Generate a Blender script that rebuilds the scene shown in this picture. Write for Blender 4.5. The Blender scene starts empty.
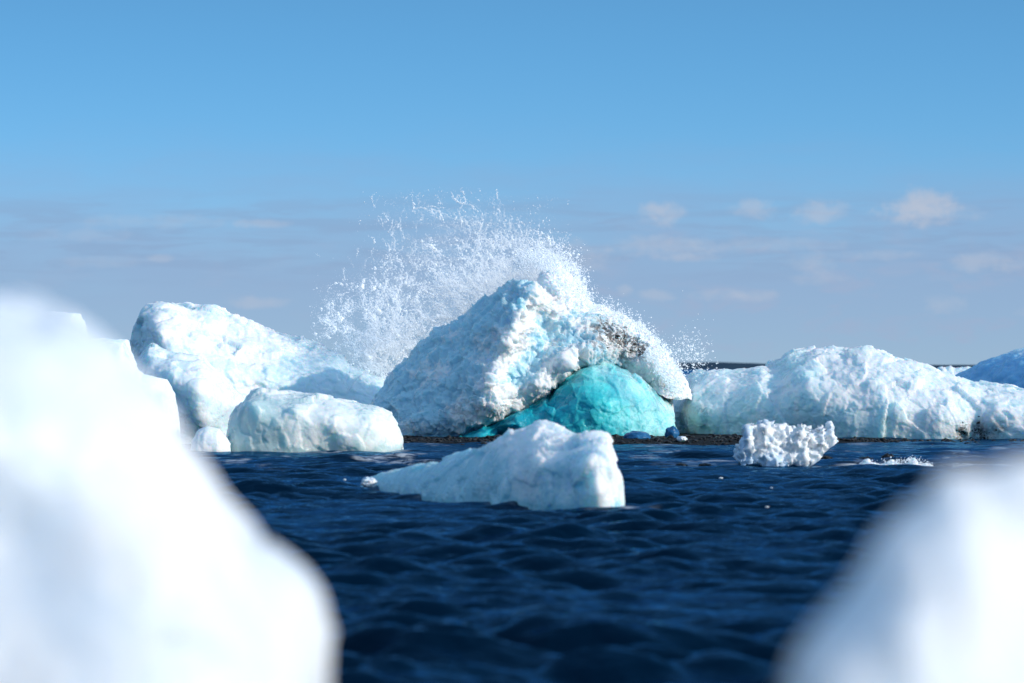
import bpy, bmesh, math, random
import numpy as np
from math import radians as R

# ------------------------------------------------------------------ frame
F, HZ, CH = 3840.0, 366.0, 1.6            # focal length in picture widths*1024, horizon row, eye height
scene = bpy.context.scene
col = scene.collection

cam_d = bpy.data.cameras.new('camera')
cam = bpy.data.objects.new('camera', cam_d); col.objects.link(cam)
cam.location = (0, 0, CH); cam.rotation_euler = (R(90), 0, 0)
cam_d.sensor_width = 36.0; cam_d.lens = 135.0
cam_d.shift_y = (HZ - 341.5) / 1024.0
cam_d.clip_start = 0.1; cam_d.clip_end = 60000
cam_d.dof.use_dof = True
cam_d.dof.focus_distance = 80.0
cam_d.dof.aperture_fstop = 2.3
scene.camera = cam

# ------------------------------------------------------------------ light
SUN_EL, SUN_AZ = 22.5, 114.0               # azimuth clockwise from +Y (the view axis)
SUN_STR, SKY_STR, EXPO = 2.6, 0.12, 0.5
sd = bpy.data.lights.new('sun', 'SUN'); sd.energy = SUN_STR; sd.angle = R(0.5); sd.color = (1.0, 0.95, 0.87)
sun = bpy.data.objects.new('sun', sd); col.objects.link(sun)
sun.rotation_euler = (R(90 - SUN_EL), 0, R(180 - SUN_AZ))
sun.location = (20, -5, 20)
scene.view_settings.view_transform = 'Standard'
scene.view_settings.look = 'None'
scene.view_settings.exposure = EXPO
scene.view_settings.gamma = 1.0
scene.view_settings.use_curve_mapping = False
scene.cycles.use_denoising = True
scene.cycles.max_bounces = 12
scene.cycles.diffuse_bounces = 7
scene.cycles.transparent_max_bounces = 24
scene.cycles.volume_bounces = 2
scene.cycles.caustics_reflective = False
scene.cycles.caustics_refractive = False
scene.cycles.sample_clamp_indirect = 6.0


class NT:
    """small helper round a node tree"""
    def __init__(s, tree):
        s.t = tree; s.n = tree.nodes; s.l = tree.links; s.n.clear()
    def node(s, kind, **kw):
        nd = s.n.new(kind)
        for k, v in kw.items():
            setattr(nd, k, v)
        return nd
    def put(s, sock, v):
        if isinstance(v, bpy.types.NodeSocket):
            s.l.new(v, sock)
        elif v is not None:
            if hasattr(sock.default_value, '__len__'):
                v = tuple(v)
                if len(v) == 3 and len(sock.default_value) == 4:
                    v = v + (1,)
            sock.default_value = v
    def math(s, op, a, b=None, c=None, clamp=False):
        nd = s.node('ShaderNodeMath', operation=op, use_clamp=clamp)
        s.put(nd.inputs[0], a)
        if b is not None: s.put(nd.inputs[1], b)
        if c is not None: s.put(nd.inputs[2], c)
        return nd.outputs[0]
    def smooth(s, x, a, b, lo=0.0, hi=1.0):
        nd = s.node('ShaderNodeMapRange', interpolation_type='SMOOTHSTEP')
        s.put(nd.inputs[0], x)
        for i, v in enumerate((a, b, lo, hi)): s.put(nd.inputs[1 + i], v)
        return nd.outputs[0]
    def mix(s, f, a, b, blend='MIX'):
        nd = s.node('ShaderNodeMix', data_type='RGBA', blend_type=blend)
        s.put(nd.inputs[0], f); s.put(nd.inputs[6], a); s.put(nd.inputs[7], b)
        return nd.outputs[2]
    def noise(s, vec, scale, detail=4, rough=0.55, dist=0.0):
        nd = s.node('ShaderNodeTexNoise')
        s.put(nd.inputs['Vector'], vec); nd.inputs['Scale'].default_value = scale
        nd.inputs['Detail'].default_value = detail; nd.inputs['Roughness'].default_value = rough
        nd.inputs['Distortion'].default_value = dist
        return nd.outputs['Fac']
    def voronoi(s, vec, scale, feature='F1'):
        nd = s.node('ShaderNodeTexVoronoi', feature=feature)
        s.put(nd.inputs['Vector'], vec); nd.inputs['Scale'].default_value = scale
        return nd.outputs['Distance']
    def mapping(s, vec, scale=(1, 1, 1), loc=(0, 0, 0)):
        nd = s.node('ShaderNodeMapping')
        s.put(nd.inputs['Vector'], vec); nd.inputs['Scale'].default_value = scale
        nd.inputs['Location'].default_value = loc
        return nd.outputs[0]
    def attr(s, name):
        nd = s.node('ShaderNodeAttribute', attribute_name=name)
        return nd.outputs['Fac']
    def bump(s, h, strength, dist, nrm=None):
        nd = s.node('ShaderNodeBump')
        s.put(nd.inputs['Height'], h); nd.inputs['Strength'].default_value = strength
        nd.inputs['Distance'].default_value = dist
        if nrm is not None: s.put(nd.inputs['Normal'], nrm)
        return nd.outputs[0]


# sky: Nishita, its low band widened, with a bank of thin cloud and a few small puffs near the horizon
world = bpy.data.worlds.new('World'); scene.world = world; world.use_nodes = True
w = NT(world.node_tree)
tc = w.node('ShaderNodeTexCoord')
sep = w.node('ShaderNodeSeparateXYZ'); w.put(sep.inputs[0], tc.outputs['Generated'])
X_, Y_, Z_ = sep.outputs
zz = w.math('MULTIPLY_ADD', w.math('MAXIMUM', Z_, 0.0), 4.0, 0.06)
cmb = w.node('ShaderNodeCombineXYZ'); w.put(cmb.inputs[0], X_); w.put(cmb.inputs[1], Y_); w.put(cmb.inputs[2], zz)
nrm = w.node('ShaderNodeVectorMath', operation='NORMALIZE'); w.put(nrm.inputs[0], cmb.outputs[0])
sky = w.node('ShaderNodeTexSky', sky_type='NISHITA')
sky.sun_disc = False; sky.sun_elevation = R(SUN_EL); sky.sun_rotation = R(SUN_AZ)
sky.air_density = 1.0; sky.dust_density = 0.3; sky.ozone_density = 1.6
w.put(sky.inputs[0], nrm.outputs[0])
# elevation and azimuth in degrees
el = w.math('MULTIPLY', w.math('ARCSINE', Z_), 57.2958)
az = w.math('MULTIPLY', w.math('ARCTAN2', X_, Y_), 57.2958)
cv = w.node('ShaderNodeCombineXYZ'); w.put(cv.inputs[0], az); w.put(cv.inputs[1], el)
# the cloud bank
n1 = w.noise(w.mapping(cv.outputs[0], (0.35, 1.5, 1)), 1.0, 5, 0.6)
n2 = w.noise(w.mapping(cv.outputs[0], (1.1, 2.6, 1), (3.1, 0, 0)), 1.0, 6, 0.62, 0.4)
edge = w.math('MULTIPLY_ADD', w.math('SUBTRACT', n1, 0.5), 1.6, el)
bank = w.smooth(edge, 3.7, 1.1)
tint = w.mix(1.0, sky.outputs[0], w.mix(w.smooth(el, 8.0, 30.0), w.mix(w.smooth(el, 0.8, 5.2), (0.66, 0.92, 1.00), (0.58, 1.08, 1.24)), (2.7, 2.6, 2.25)), 'MULTIPLY')  # sky above the frame brightened, an added fill for shaded ice
KS = 1.0 / (SKY_STR * 2 ** EXPO)            # wanted radiance -> sky units
def sk(*v): return tuple(x * KS for x in v)
c = w.mix(w.math('MULTIPLY', bank, 0.80), tint, sk(0.285, 0.388, 0.60))
n4 = w.noise(w.mapping(cv.outputs[0], (0.55, 5.5, 1), (0.4, 7, 0)), 1.0, 6, 0.65, 0.5)
band = w.math('MULTIPLY', w.smooth(el, 2.75, 2.2), w.smooth(el, 1.0, 1.7))
dk = w.math('MULTIPLY', w.smooth(n4, 0.44, 0.60), band)
c = w.mix(w.math('MULTIPLY', dk, 0.30), c, sk(0.25, 0.35, 0.54))
wisp = w.math('MULTIPLY', w.smooth(n2, 0.48, 0.70), w.math('MULTIPLY', w.smooth(el, 2.4, 1.6), w.smooth(az, -4.0, 3.0, 0.35, 1.0)))
c = w.mix(w.math('MULTIPLY', wisp, 0.50), c, sk(0.36, 0.44, 0.62))
def puff(pxc, pyc, rw, rh, k):
    global c
    a0 = math.degrees(math.atan((pxc - 512) / F)); e0 = math.degrees(math.atan((HZ - pyc) / F))
    dx = w.math('DIVIDE', w.math('SUBTRACT', az, a0), math.degrees(rw / F))
    dy = w.math('DIVIDE', w.math('SUBTRACT', el, e0), math.degrees(rh / F))
    r2 = w.math('ADD', w.math('MULTIPLY', dx, dx), w.math('MULTIPLY', dy, dy))
    g = w.math('SUBTRACT', 1.0, r2)
    f = w.math('ADD', g, w.math('MULTIPLY', w.math('SUBTRACT', n3, 0.5), 2.6))
    f = w.math('MULTIPLY', w.smooth(f, 0.0, 1.3), k)
    f = w.math('MULTIPLY', f, w.smooth(r2, 2.6, 1.0))
    c = w.mix(f, c, sk(0.50, 0.55, 0.66))
n3 = w.noise(w.mapping(cv.outputs[0], (2.6, 3.8, 1), (1.7, 2.2, 0)), 1.0, 6, 0.6, 0.3)
for a in ((660, 213, 30, 16, .65), (752, 209, 28, 12, .45), (822, 211, 34, 16, .5), (920, 208, 46, 22, .75),
          (930, 215, 60, 14, .4), (665, 247, 70, 13, .4), (575, 258, 50, 22, .38), (812, 262, 30, 14, .3),
          (985, 262, 48, 14, .45), (626, 290, 10, 8, .5), (945, 305, 26, 12, .3), (770, 245, 90, 10, .25),
          (160, 222, 90, 9, .22), (80, 236, 80, 8, .2), (105, 262, 60, 8, .2)):
    puff(*a)
_r = random.Random(21)
for _ in range(12):
    puff(_r.choice((_r.uniform(600, 1100), _r.uniform(-100, 420), _r.uniform(640, 1000))), _r.uniform(222, 318), _r.uniform(14, 50), _r.uniform(5, 10), _r.uniform(.18, .38))
bg = w.node('ShaderNodeBackground'); w.put(bg.inputs[0], c); bg.inputs[1].default_value = SKY_STR
wo = w.node('ShaderNodeOutputWorld'); w.l.new(bg.outputs[0], wo.inputs[0])


# ------------------------------------------------------------------ numeric helpers
rng = np.random.default_rng(7)
_perm = np.random.default_rng(3).permutation(256); _perm = np.concatenate([_perm, _perm, _perm])
_g = np.random.default_rng(5).normal(size=(256, 3)); _g /= np.linalg.norm(_g, axis=1)[:, None]

def perlin(p):
    p = np.asarray(p, float); i = np.floor(p).astype(int); f = p - i; i &= 255
    u = f * f * f * (f * (f * 6 - 15) + 10)
    out = 0
    for dx in (0, 1):
        wx_ = u[..., 0] if dx else 1 - u[..., 0]
        for dy in (0, 1):
            wy_ = u[..., 1] if dy else 1 - u[..., 1]
            for dz in (0, 1):
                wz_ = u[..., 2] if dz else 1 - u[..., 2]
                h = _perm[_perm[_perm[(i[..., 0] + dx) & 255] + ((i[..., 1] + dy) & 255)] + ((i[..., 2] + dz) & 255)]
                g = _g[h]
                d = g[..., 0] * (f[..., 0] - dx) + g[..., 1] * (f[..., 1] - dy) + g[..., 2] * (f[..., 2] - dz)
                out = out + d * wx_ * wy_ * wz_
    return out * 1.6

def fbm(p, octv=4, gain=0.5, lac=2.03):
    a, s, o = 1.0, 0.0, 0
    p = np.asarray(p, float)
    for _ in range(octv):
        s = s + a * perlin(p + o * 17.3); p = p * lac; a *= gain; o += 1
    return s

def ridged(p, octv=3, gain=0.5):
    a, s = 1.0, 0.0
    p = np.asarray(p, float)
    for o in range(octv):
        s = s + a * (1 - 2 * np.abs(perlin(p + o * 11.7))); p = p * 2.07; a *= gain
    return s - 0.6

def billow(p, octv=3, gain=0.5):
    a, s = 1.0, 0.0
    p = np.asarray(p, float)
    for o in range(octv):
        s = s + a * (2 * np.abs(perlin(p + o * 11.7))); p = p * 2.07; a *= gain
    return s - 0.5

def fracture(p):
    """broken planes: every cell of a random cell pattern is a tilted facet"""
    p = np.asarray(p, float) + 0.18 * np.stack([perlin(p * 1.7), perlin(p * 1.7 + 31), perlin(p * 1.7 + 57)], -1)
    i = np.floor(p).astype(int); best = np.full(p.shape[:-1], 9e9); val = np.zeros(p.shape[:-1])
    for dx in (-1, 0, 1):
        for dy in (-1, 0, 1):
            for dz in (-1, 0, 1):
                c = i + np.array([dx, dy, dz]); cc = c & 255
                h = _perm[_perm[_perm[cc[..., 0]] + cc[..., 1]] + cc[..., 2]]
                f = c + 0.5 + 0.45 * _g[h]
                d = p - f; r = (d * d).sum(-1)
                v = (d * _g[(h * 7 + 13) & 255]).sum(-1) + 0.35 * _g[(h * 3 + 5) & 255][..., 0]
                m = r < best
                best = np.where(m, r, best); val = np.where(m, v, val)
    return val * 1.6
NOISES = {'f': fbm, 'r': ridged, 'b': billow, 'w': fracture}

def sstep(a, b, x):
    t = np.clip((x - a) / (b - a), 0, 1); return t * t * (3 - 2 * t)

def rbf(ctrl):
    """smooth function through (px, py, value)"""
    c = np.array(ctrl, float); P = c[:, :2]
    D = np.sqrt(((P[:, None] - P[None]) ** 2).sum(-1) + 64.0)
    n = len(P)
    A = np.zeros((n + 1, n + 1)); A[:n, :n] = D; A[:n, n] = 1; A[n, :n] = 1
    sol = np.linalg.solve(A, np.append(c[:, 2], 0))
    def f(x, y):
        s = np.full(np.shape(x), sol[n])
        for (a, b), k in zip(P, sol[:n]):
            s = s + k * np.sqrt((x - a) ** 2 + (y - b) ** 2 + 64.0)
        return s
    return f

def px2x(px, Y): return (px - 512.0) * Y / F
def py2z(py, Y): return CH + (HZ - py) * Y / F
def row_dist(py): return CH * F / (py - HZ)

def mesh_obj(name, V, faces, mat, parent=None, attrs=None, smooth=True, loc=None):
    V = np.asarray(V, float)
    if loc is None:
        loc = (0, 0, 0)
    V = V - np.array(loc)
    me = bpy.data.meshes.new(name)
    faces = np.asarray(faces)
    nf, k = faces.shape
    me.vertices.add(len(V)); me.vertices.foreach_set('co', V.astype(np.float32).ravel())
    me.loops.add(nf * k); me.loops.foreach_set('vertex_index', faces.astype(np.int32).ravel())
    me.polygons.add(nf)
    me.polygons.foreach_set('loop_start', np.arange(0, nf * k, k, dtype=np.int32))
    try:
        me.polygons.foreach_set('loop_total', np.full(nf, k, dtype=np.int32))
    except Exception:
        pass
    me.update(calc_edges=True); me.validate()
    if smooth:
        me.polygons.foreach_set('use_smooth', np.ones(len(me.polygons), dtype=bool))
    for an, av in (attrs or {}).items():
        at = me.attributes.new(an, 'FLOAT', 'POINT'); at.data.foreach_set('value', np.asarray(av, np.float32).ravel())
    me.materials.append(mat)
    o = bpy.data.objects.new(name, me); col.objects.link(o)
    o.location = loc
    if parent is not None:
        o.parent = parent
        o.location = np.array(loc) - np.array(parent.location)
    return o

def tag(o, label=None, cat=None, group=None, kind=None):
    if label: o['label'] = label
    if cat: o['category'] = cat
    if group: o['group'] = group
    if kind: o['kind'] = kind
    return o

def grid_faces(n, m, closed=False):
    i = np.arange(n - 1)[:, None]; j = np.arange(m - 1)[None]
    a = i * m + j
    return np.stack([a, a + 1, a + m + 1, a + m], -1).reshape(-1, 4)

def grid_normals(P):
    du = np.gradient(P, axis=0); dv = np.gradient(P, axis=1)
    n = np.cross(du, dv); l = np.linalg.norm(n, axis=-1, keepdims=True)
    return n / np.maximum(l, 1e-9)

def resample(poly, step):
    poly = np.array(poly, float)
    d = np.r_[0, np.cumsum(np.hypot(*np.diff(poly, axis=0).T))]
    s = np.linspace(0, d[-1], max(8, int(d[-1] / step)))
    return np.stack([np.interp(s, d, poly[:, 0]), np.interp(s, d, poly[:, 1])], 1)


SURF = []
def berg(name, label, cat, top, Y, front, back, mat, relief=None, base=None, step=1.2, noise=(),
         pa=0.6, pb=0.8, sink=0.25, taper=0.6, paint=None, parent=None, group=None, ring=1.0, wet=.8, seed=0.0, smooth=True):
    """A solid ice body: the crest line `top` (picture points at its own distance Y) is swept through a rounded
    section reaching `front` metres towards the viewer and `back` metres away; `relief` moves the front face."""
    cr = resample(top, step)
    px, py = cr[:, 0], cr[:, 1]
    if np.ndim(Y):
        Yp = np.array(Y, float); Yc = np.interp(px, Yp[:, 0], Yp[:, 1])
    else:
        Yc = np.full(len(px), float(Y))
    zt = py2z(py, Yc)
    if base is None:
        zb = np.full(len(px), -sink)
    else:
        b = np.array(base, float); zb = py2z(np.interp(px, b[:, 0], b[:, 1]), Yc)
    H = np.maximum(zt - zb, 0.02); Hm = H.max()
    Yav = Yc.mean()
    nf = max(10, int(ring * (Hm + front * .7) * F / Yav / step)); nb = max(8, nf // 3)
    th = np.linspace(0, math.pi, 2001)
    cy, cz = np.cos(th), np.sin(th)
    yy = -np.sign(cy) * np.abs(cy) ** pa; zz = np.abs(cz) ** pb
    def sub(mask, T, n):
        a, b = yy[mask] * T, zz[mask] * Hm
        d = np.r_[0, np.cumsum(np.hypot(np.diff(a), np.diff(b)))]
        s = np.linspace(0, d[-1], n)
        return np.interp(s, d, yy[mask]), np.interp(s, d, zz[mask])
    fy, fz = sub(th <= math.pi / 2, front, nf); byy, bz = sub(th >= math.pi / 2, back, nb)
    sy = np.r_[fy, byy[1:]]; sz = np.r_[fz, bz[1:]]
    isf = np.r_[np.ones(nf), np.zeros(nb - 1)]
    tp = (H / Hm) ** taper
    depth = np.where(sy < 0, sy * front, sy * back)[None] * tp[:, None]
    Z = zb[:, None] + H[:, None] * sz[None]
    Xg = px2x(px, Yc)[:, None] + 0 * Z
    PYg = HZ - (Z - CH) * F / Yc[:, None]
    PXg = px[:, None] + 0 * Z
    Yg = Yc[:, None] + depth
    if relief:
        f = rbf(relief)
        top_r = f(px, py)
        fr = f(PXg, PYg)
        Yg = Yg + np.where(isf[None] > 0, fr, top_r[:, None]) * np.minimum(1, tp[:, None] * 1.5)
    P = np.stack([Xg, Yg, Z], -1)
    N = grid_normals(P)
    # orient outwards
    if N[len(px) // 2, nf // 2, 1] > 0: N = -N
    attrs = {}
    disp = 0
    for k, sc, am in noise:
        q = P / sc + seed
        if k.endswith('v'):                       # vertical flutes
            q = q * np.array([1, 1, .25])
        if k.endswith('h'):                       # layers
            q = q * np.array([.35, .35, 1])
        disp = disp + am * NOISES[k[0]](q)
    P = P + N * (np.asarray(disp) * np.minimum(1, tp)[:, None])[..., None] if noise else P
    for an, pts in (paint or {}).items():
        v = 0
        for (a, b, r, k) in pts:
            v = np.maximum(v, k * np.exp(-((PXg - a) ** 2 + (PYg - b) ** 2) / (r * r)))
        attrs[an] = np.broadcast_to(v, PXg.shape).ravel()
    SURF.append((PXg[:, :nf].ravel(), PYg[:, :nf].ravel(), P[:, :nf].reshape(-1, 3), N[:, :nf].reshape(-1, 3)))
    if wet:
        attrs['blue'] = np.maximum(attrs.get('blue', 0), (wet * np.exp(-np.maximum(P[..., 2], 0) / .10)).ravel())
    faces = grid_faces(len(px), P.shape[1])[:, ::-1]
    loc = (float(px2x(px.mean(), Yav)), float(Yav), 0.0)
    o = mesh_obj(name, P.reshape(-1, 3), faces, mat, parent, attrs, smooth, loc)
    return tag(o, label, cat, group)


# ------------------------------------------------------------------ materials
def ice(name, white=(0.86, 0.90, 0.92), clear=(0.42, 0.68, 0.80), thr=(0.45, 0.62), sss=0.6, rad=0.3,
        rough=(0.55, 0.18), sc=1.0, bump=1.0, dirt=False, dirt_n=0.0, streak=False, spec=0.5, coarse=1.0, trans=0.0, srad=(0.35, 0.75, 1.0)):
    white = (white[0] * 0.91, white[1] * 0.93, white[2] * 0.935)
    m = bpy.data.materials.new(name); m.use_nodes = True
    t = NT(m.node_tree)
    co = t.node('ShaderNodeTexCoord').outputs['Object']
    a = t.noise(co, 1.3 * sc, 8, 0.62, 0.3)
    b = t.noise(co, 7.0 * sc, 6, 0.65)
    f = t.math('MULTIPLY_ADD', t.math('SUBTRACT', b, 0.5), 0.55, a)
    if streak:
        s_ = t.noise(t.mapping(co, (3.2, 3.2, 0.55)), 1.0 * sc, 7, 0.65, 0.5)
        f = t.math('MULTIPLY_ADD', t.math('SUBTRACT', s_, 0.5), 0.8, f)
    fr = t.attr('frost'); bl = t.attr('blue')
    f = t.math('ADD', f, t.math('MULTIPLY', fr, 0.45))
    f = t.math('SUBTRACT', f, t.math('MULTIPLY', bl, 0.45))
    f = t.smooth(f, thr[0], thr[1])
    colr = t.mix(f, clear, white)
    # speckle of trapped air and fine grit
    sp = t.smooth(t.noise(co, 38 * sc, 3, 0.7), 0.56, 0.72)
    colr = t.mix(t.math('MULTIPLY', sp, 0.18), colr, white)
    if dirt:
        dn = t.noise(co, 9.0, 7, 0.72, 0.8)
        d = t.math('MULTIPLY', t.attr('dirt'), t.smooth(dn, 0.40, 0.56))
        colr = t.mix(t.math('MINIMUM', t.math('MULTIPLY', d, 1.3), 0.92), colr, (0.085, 0.08, 0.078))
    if dirt_n:
        dn = t.smooth(t.noise(co, 14.0, 6, 0.75, 0.5), 0.62, 0.72)
        colr = t.mix(t.math('MULTIPLY', dn, dirt_n), colr, (0.06, 0.06, 0.06))
    p = t.node('ShaderNodeBsdfPrincipled')
    t.put(p.inputs['Base Color'], colr)
    t.put(p.inputs['Roughness'], t.math('MULTIPLY_ADD', f, rough[0] - rough[1], rough[1]))
    p.inputs['IOR'].default_value = 1.31
    p.inputs['Specular IOR Level'].default_value = spec
    p.inputs['Subsurface Weight'].default_value = sss
    p.inputs['Transmission Weight'].default_value = trans
    p.inputs['Subsurface Radius'].default_value = srad
    p.inputs['Subsurface Scale'].default_value = rad
    h1 = t.noise(co, 5.0 * sc, 6, 0.6, 0.4)
    h2 = t.voronoi(co, 11.0 * sc, 'SMOOTH_F1')
    h3 = t.noise(co, 42.0 * sc, 4, 0.7)
    hh = t.math('ADD', t.math('MULTIPLY', h1, 1.0), t.math('ADD', t.math('MULTIPLY', h2, 0.12 * coarse), t.math('MULTIPLY', h3, 0.22)))
    nb = t.bump(hh, 0.23 * bump, 0.10)
    t.put(p.inputs['Normal'], nb)
    o = t.node('ShaderNodeOutputMaterial'); t.l.new(p.outputs[0], o.inputs[0])
    return m

M = {}
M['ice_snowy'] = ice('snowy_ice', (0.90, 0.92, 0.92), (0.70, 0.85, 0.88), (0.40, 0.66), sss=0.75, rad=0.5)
M['ice_rough'] = ice('rough_frosted_ice', (0.90, 0.90, 0.89), (0.43, 0.68, 0.78), (0.43, 0.62), sss=0.6, rad=0.4, rough=(0.6, 0.15), dirt=True, bump=1.2, sc=1.3)
M['ice_glassy'] = ice('glassy_grey_ice', (0.86, 0.89, 0.86), (0.50, 0.66, 0.66), (0.42, 0.68), sss=0.75, rad=0.5, rough=(0.5, 0.12), dirt_n=0.35, streak=True)
M['ice_right'] = ice('streaked_white_ice', (0.87, 0.90, 0.90), (0.58, 0.78, 0.81), (0.37, 0.68), sss=0.75, rad=0.5, dirt=True, streak=True, rough=(0.55, 0.2))
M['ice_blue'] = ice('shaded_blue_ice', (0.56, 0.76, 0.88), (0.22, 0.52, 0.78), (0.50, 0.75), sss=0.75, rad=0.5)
M['ice_mid'] = ice('floating_pale_ice', (0.86, 0.90, 0.90), (0.40, 0.66, 0.72), (0.34, 0.68), sss=0.75, rad=0.5, sc=1.6, bump=.8)
M['ice_near'] = ice('melting_white_ice', (0.83, 0.82, 0.83), (0.70, 0.75, 0.80), (0.35, 0.65), sss=0.85, rad=0.30, sc=2.0, bump=0.6, srad=(0.8, 0.9, 1.0))
M['ice_clear'] = ice('clear_jagged_ice', (1.0, 1.0, 1.0), (0.62, 0.76, 0.90), (0.42, 0.58), sss=0.2, rad=0.1, rough=(0.25, 0.03), sc=3.0, bump=.35, trans=.12)
M['ice_dark'] = ice('dark_blue_ice', (0.05, 0.22, 0.42), (0.01, 0.09, 0.22), (0.45, 0.8), sss=0.3, rad=0.1, rough=(0.3, 0.08), sc=2.0)

def teal_mat():
    m = bpy.data.materials.new('turquoise_ice'); m.use_nodes = True
    t = NT(m.node_tree)
    co = t.node('ShaderNodeTexCoord').outputs['Object']
    a = t.noise(co, 1.1, 6, 0.6, 0.6)
    b = t.noise(t.mapping(co, (4, 4, 1.3)), 1.2, 7, 0.72, 0.3)
    colr = t.mix(t.smooth(a, 0.35, 0.65), (0.006, 0.38, 0.48), (0.06, 0.66, 0.66))
    colr = t.mix(t.math('MULTIPLY', t.smooth(b, 0.52, 0.74), 0.55), colr, (0.38, 0.85, 0.82))
    colr = t.mix(t.math('MULTIPLY', t.attr('frost'), t.smooth(b, 0.20, 0.56)), colr, (0.66, 0.86, 0.84))
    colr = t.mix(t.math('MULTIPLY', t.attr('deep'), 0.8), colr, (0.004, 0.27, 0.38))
    ck = t.smooth(t.voronoi(t.mapping(co, (1, 1, 1.8)), 1.9, 'DISTANCE_TO_EDGE'), 0.018, 0.0)
    colr = t.mix(t.math('MULTIPLY', ck, 0.22), colr, (0.0, 0.25, 0.32))
    p = t.node('ShaderNodeBsdfPrincipled')
    t.put(p.inputs['Base Color'], colr)
    p.inputs['Roughness'].default_value = 0.13
    p.inputs['IOR'].default_value = 1.31
    p.inputs['Subsurface Weight'].default_value = 0.85
    p.inputs['Subsurface Radius'].default_value = (0.15, 0.8, 1.0)
    p.inputs['Subsurface Scale'].default_value = 0.5
    h = t.math('ADD', t.noise(co, 2.6, 5, 0.6, 0.5), t.math('MULTIPLY', t.noise(co, 16.0, 5, 0.65), 0.25))
    h = t.math('SUBTRACT', h, t.math('MULTIPLY', ck, 0.15))
    t.put(p.inputs['Normal'], t.bump(h, 0.42, 0.15))
    o = t.node('ShaderNodeOutputMaterial'); t.l.new(p.outputs[0], o.inputs[0])
    return m
M['teal'] = teal_mat()

def spray_mat():
    m = bpy.data.materials.new('white_spray'); m.use_nodes = True
    t = NT(m.node_tree)
    d = t.node('ShaderNodeBsdfDiffuse'); d.inputs[0].default_value = (0.80, 0.81, 0.82, 1)
    tr = t.node('ShaderNodeBsdfTranslucent'); tr.inputs[0].default_value = (0.97, 0.98, 0.99, 1)
    tr.inputs[0].default_value = (0.31, 0.315, 0.32, 1)
    mx = t.node('ShaderNodeAddShader')
    t.l.new(d.outputs[0], mx.inputs[0]); t.l.new(tr.outputs[0], mx.inputs[1])
    tp = t.node('ShaderNodeBsdfTransparent')
    m2 = t.node('ShaderNodeMixShader'); m2.inputs[0].default_value = 0.22
    t.l.new(mx.outputs[0], m2.inputs[1]); t.l.new(tp.outputs[0], m2.inputs[2])
    o = t.node('ShaderNodeOutputMaterial'); t.l.new(m2.outputs[0], o.inputs[0])
    return m
M['spray'] = spray_mat()
M['foam'] = ice('white_foam', (0.95, 0.96, 0.97), (0.86, 0.91, 0.94), (0.3, 0.6), sss=0.7, rad=0.25, sc=2.5, bump=1.3, spec=0.2)

def water_mat():
    m = bpy.data.materials.new('sea_water'); m.use_nodes = True
    t = NT(m.node_tree)
    co = t.node('ShaderNodeTexCoord').outputs['Object']
    n = t.noise(t.mapping(co, (0.15, 0.4, 1)), 1.0, 4)
    colr = t.mix(n, (0.0001, 0.003, 0.009), (0.0003, 0.011, 0.030))
    fo = t.math('MULTIPLY', t.attr('foam'), t.smooth(t.noise(t.mapping(co, (3, 6, 3)), 1.0, 6, 0.7, 0.4), 0.42, 0.62))
    colr = t.mix(fo, colr, (0.8, 0.82, 0.84))
    h = t.math('ADD', t.noise(t.mapping(co, (2.0, 5.0, 3)), 1.0, 4, 0.6, 0.3),
               t.math('MULTIPLY', t.noise(t.mapping(co, (8, 16, 8)), 1.0, 3, 0.6), 0.25))
    nb = t.bump(h, 0.8, 0.06)
    body = t.node('ShaderNodeBsdfDiffuse'); t.put(body.inputs['Color'], colr); t.put(body.inputs['Normal'], nb)
    gl = t.node('ShaderNodeBsdfGlossy'); t.put(gl.inputs['Normal'], nb); gl.inputs['Roughness'].default_value = 0.08
    gl.inputs['Color'].default_value = (0.25, 0.63, 1.0, 1)
    frn = t.node('ShaderNodeFresnel'); frn.inputs['IOR'].default_value = 1.333; t.put(frn.inputs['Normal'], nb)
    mx = t.node('ShaderNodeMixShader'); t.put(mx.inputs[0], t.math('MULTIPLY', t.math('POWER', frn.outputs[0], 1.2), t.math('MULTIPLY_ADD', fo, -0.5, 0.78)))
    t.l.new(body.outputs[0], mx.inputs[1]); t.l.new(gl.outputs[0], mx.inputs[2])
    o = t.node('ShaderNodeOutputMaterial'); t.l.new(mx.outputs[0], o.inputs[0])
    return m
M['water'] = water_mat()

def stone_mat(name, c1, c2, rough, sc, spec=0.3):
    m = bpy.data.materials.new(name); m.use_nodes = True
    t = NT(m.node_tree)
    co = t.node('ShaderNodeTexCoord').outputs['Object']
    n = t.noise(co, sc, 6, 0.65)
    v = t.node('ShaderNodeTexVoronoi'); t.put(v.inputs['Vector'], co); v.inputs['Scale'].default_value = sc * 2.5
    colr = t.mix(t.smooth(n, 0.35, 0.7), c1, c2)
    colr = t.mix(0.35, colr, t.mix(v.outputs['Color'], c1, c2))
    p = t.node('ShaderNodeBsdfPrincipled'); p.inputs['Specular IOR Level'].default_value = spec
    t.put(p.inputs['Base Color'], colr); p.inputs['Roughness'].default_value = rough
    t.put(p.inputs['Normal'], t.bump(t.math('ADD', n, t.math('MULTIPLY', v.outputs['Distance'], 0.6)), 0.8, 0.04))
    o = t.node('ShaderNodeOutputMaterial'); t.l.new(p.outputs[0], o.inputs[0])
    return m
M['gravel'] = stone_mat('wet_black_gravel', (0.002, 0.002, 0.003), (0.008, 0.008, 0.009), 0.8, 9.0, 0.15)
M['stone'] = stone_mat('wet_black_stone', (0.002, 0.002, 0.003), (0.009, 0.009, 0.010), 0.4, 6.0)
M['grit'] = stone_mat('grey_moraine_grit', (0.02, 0.019, 0.018), (0.07, 0.065, 0.06), 0.8, 9.0)
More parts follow.
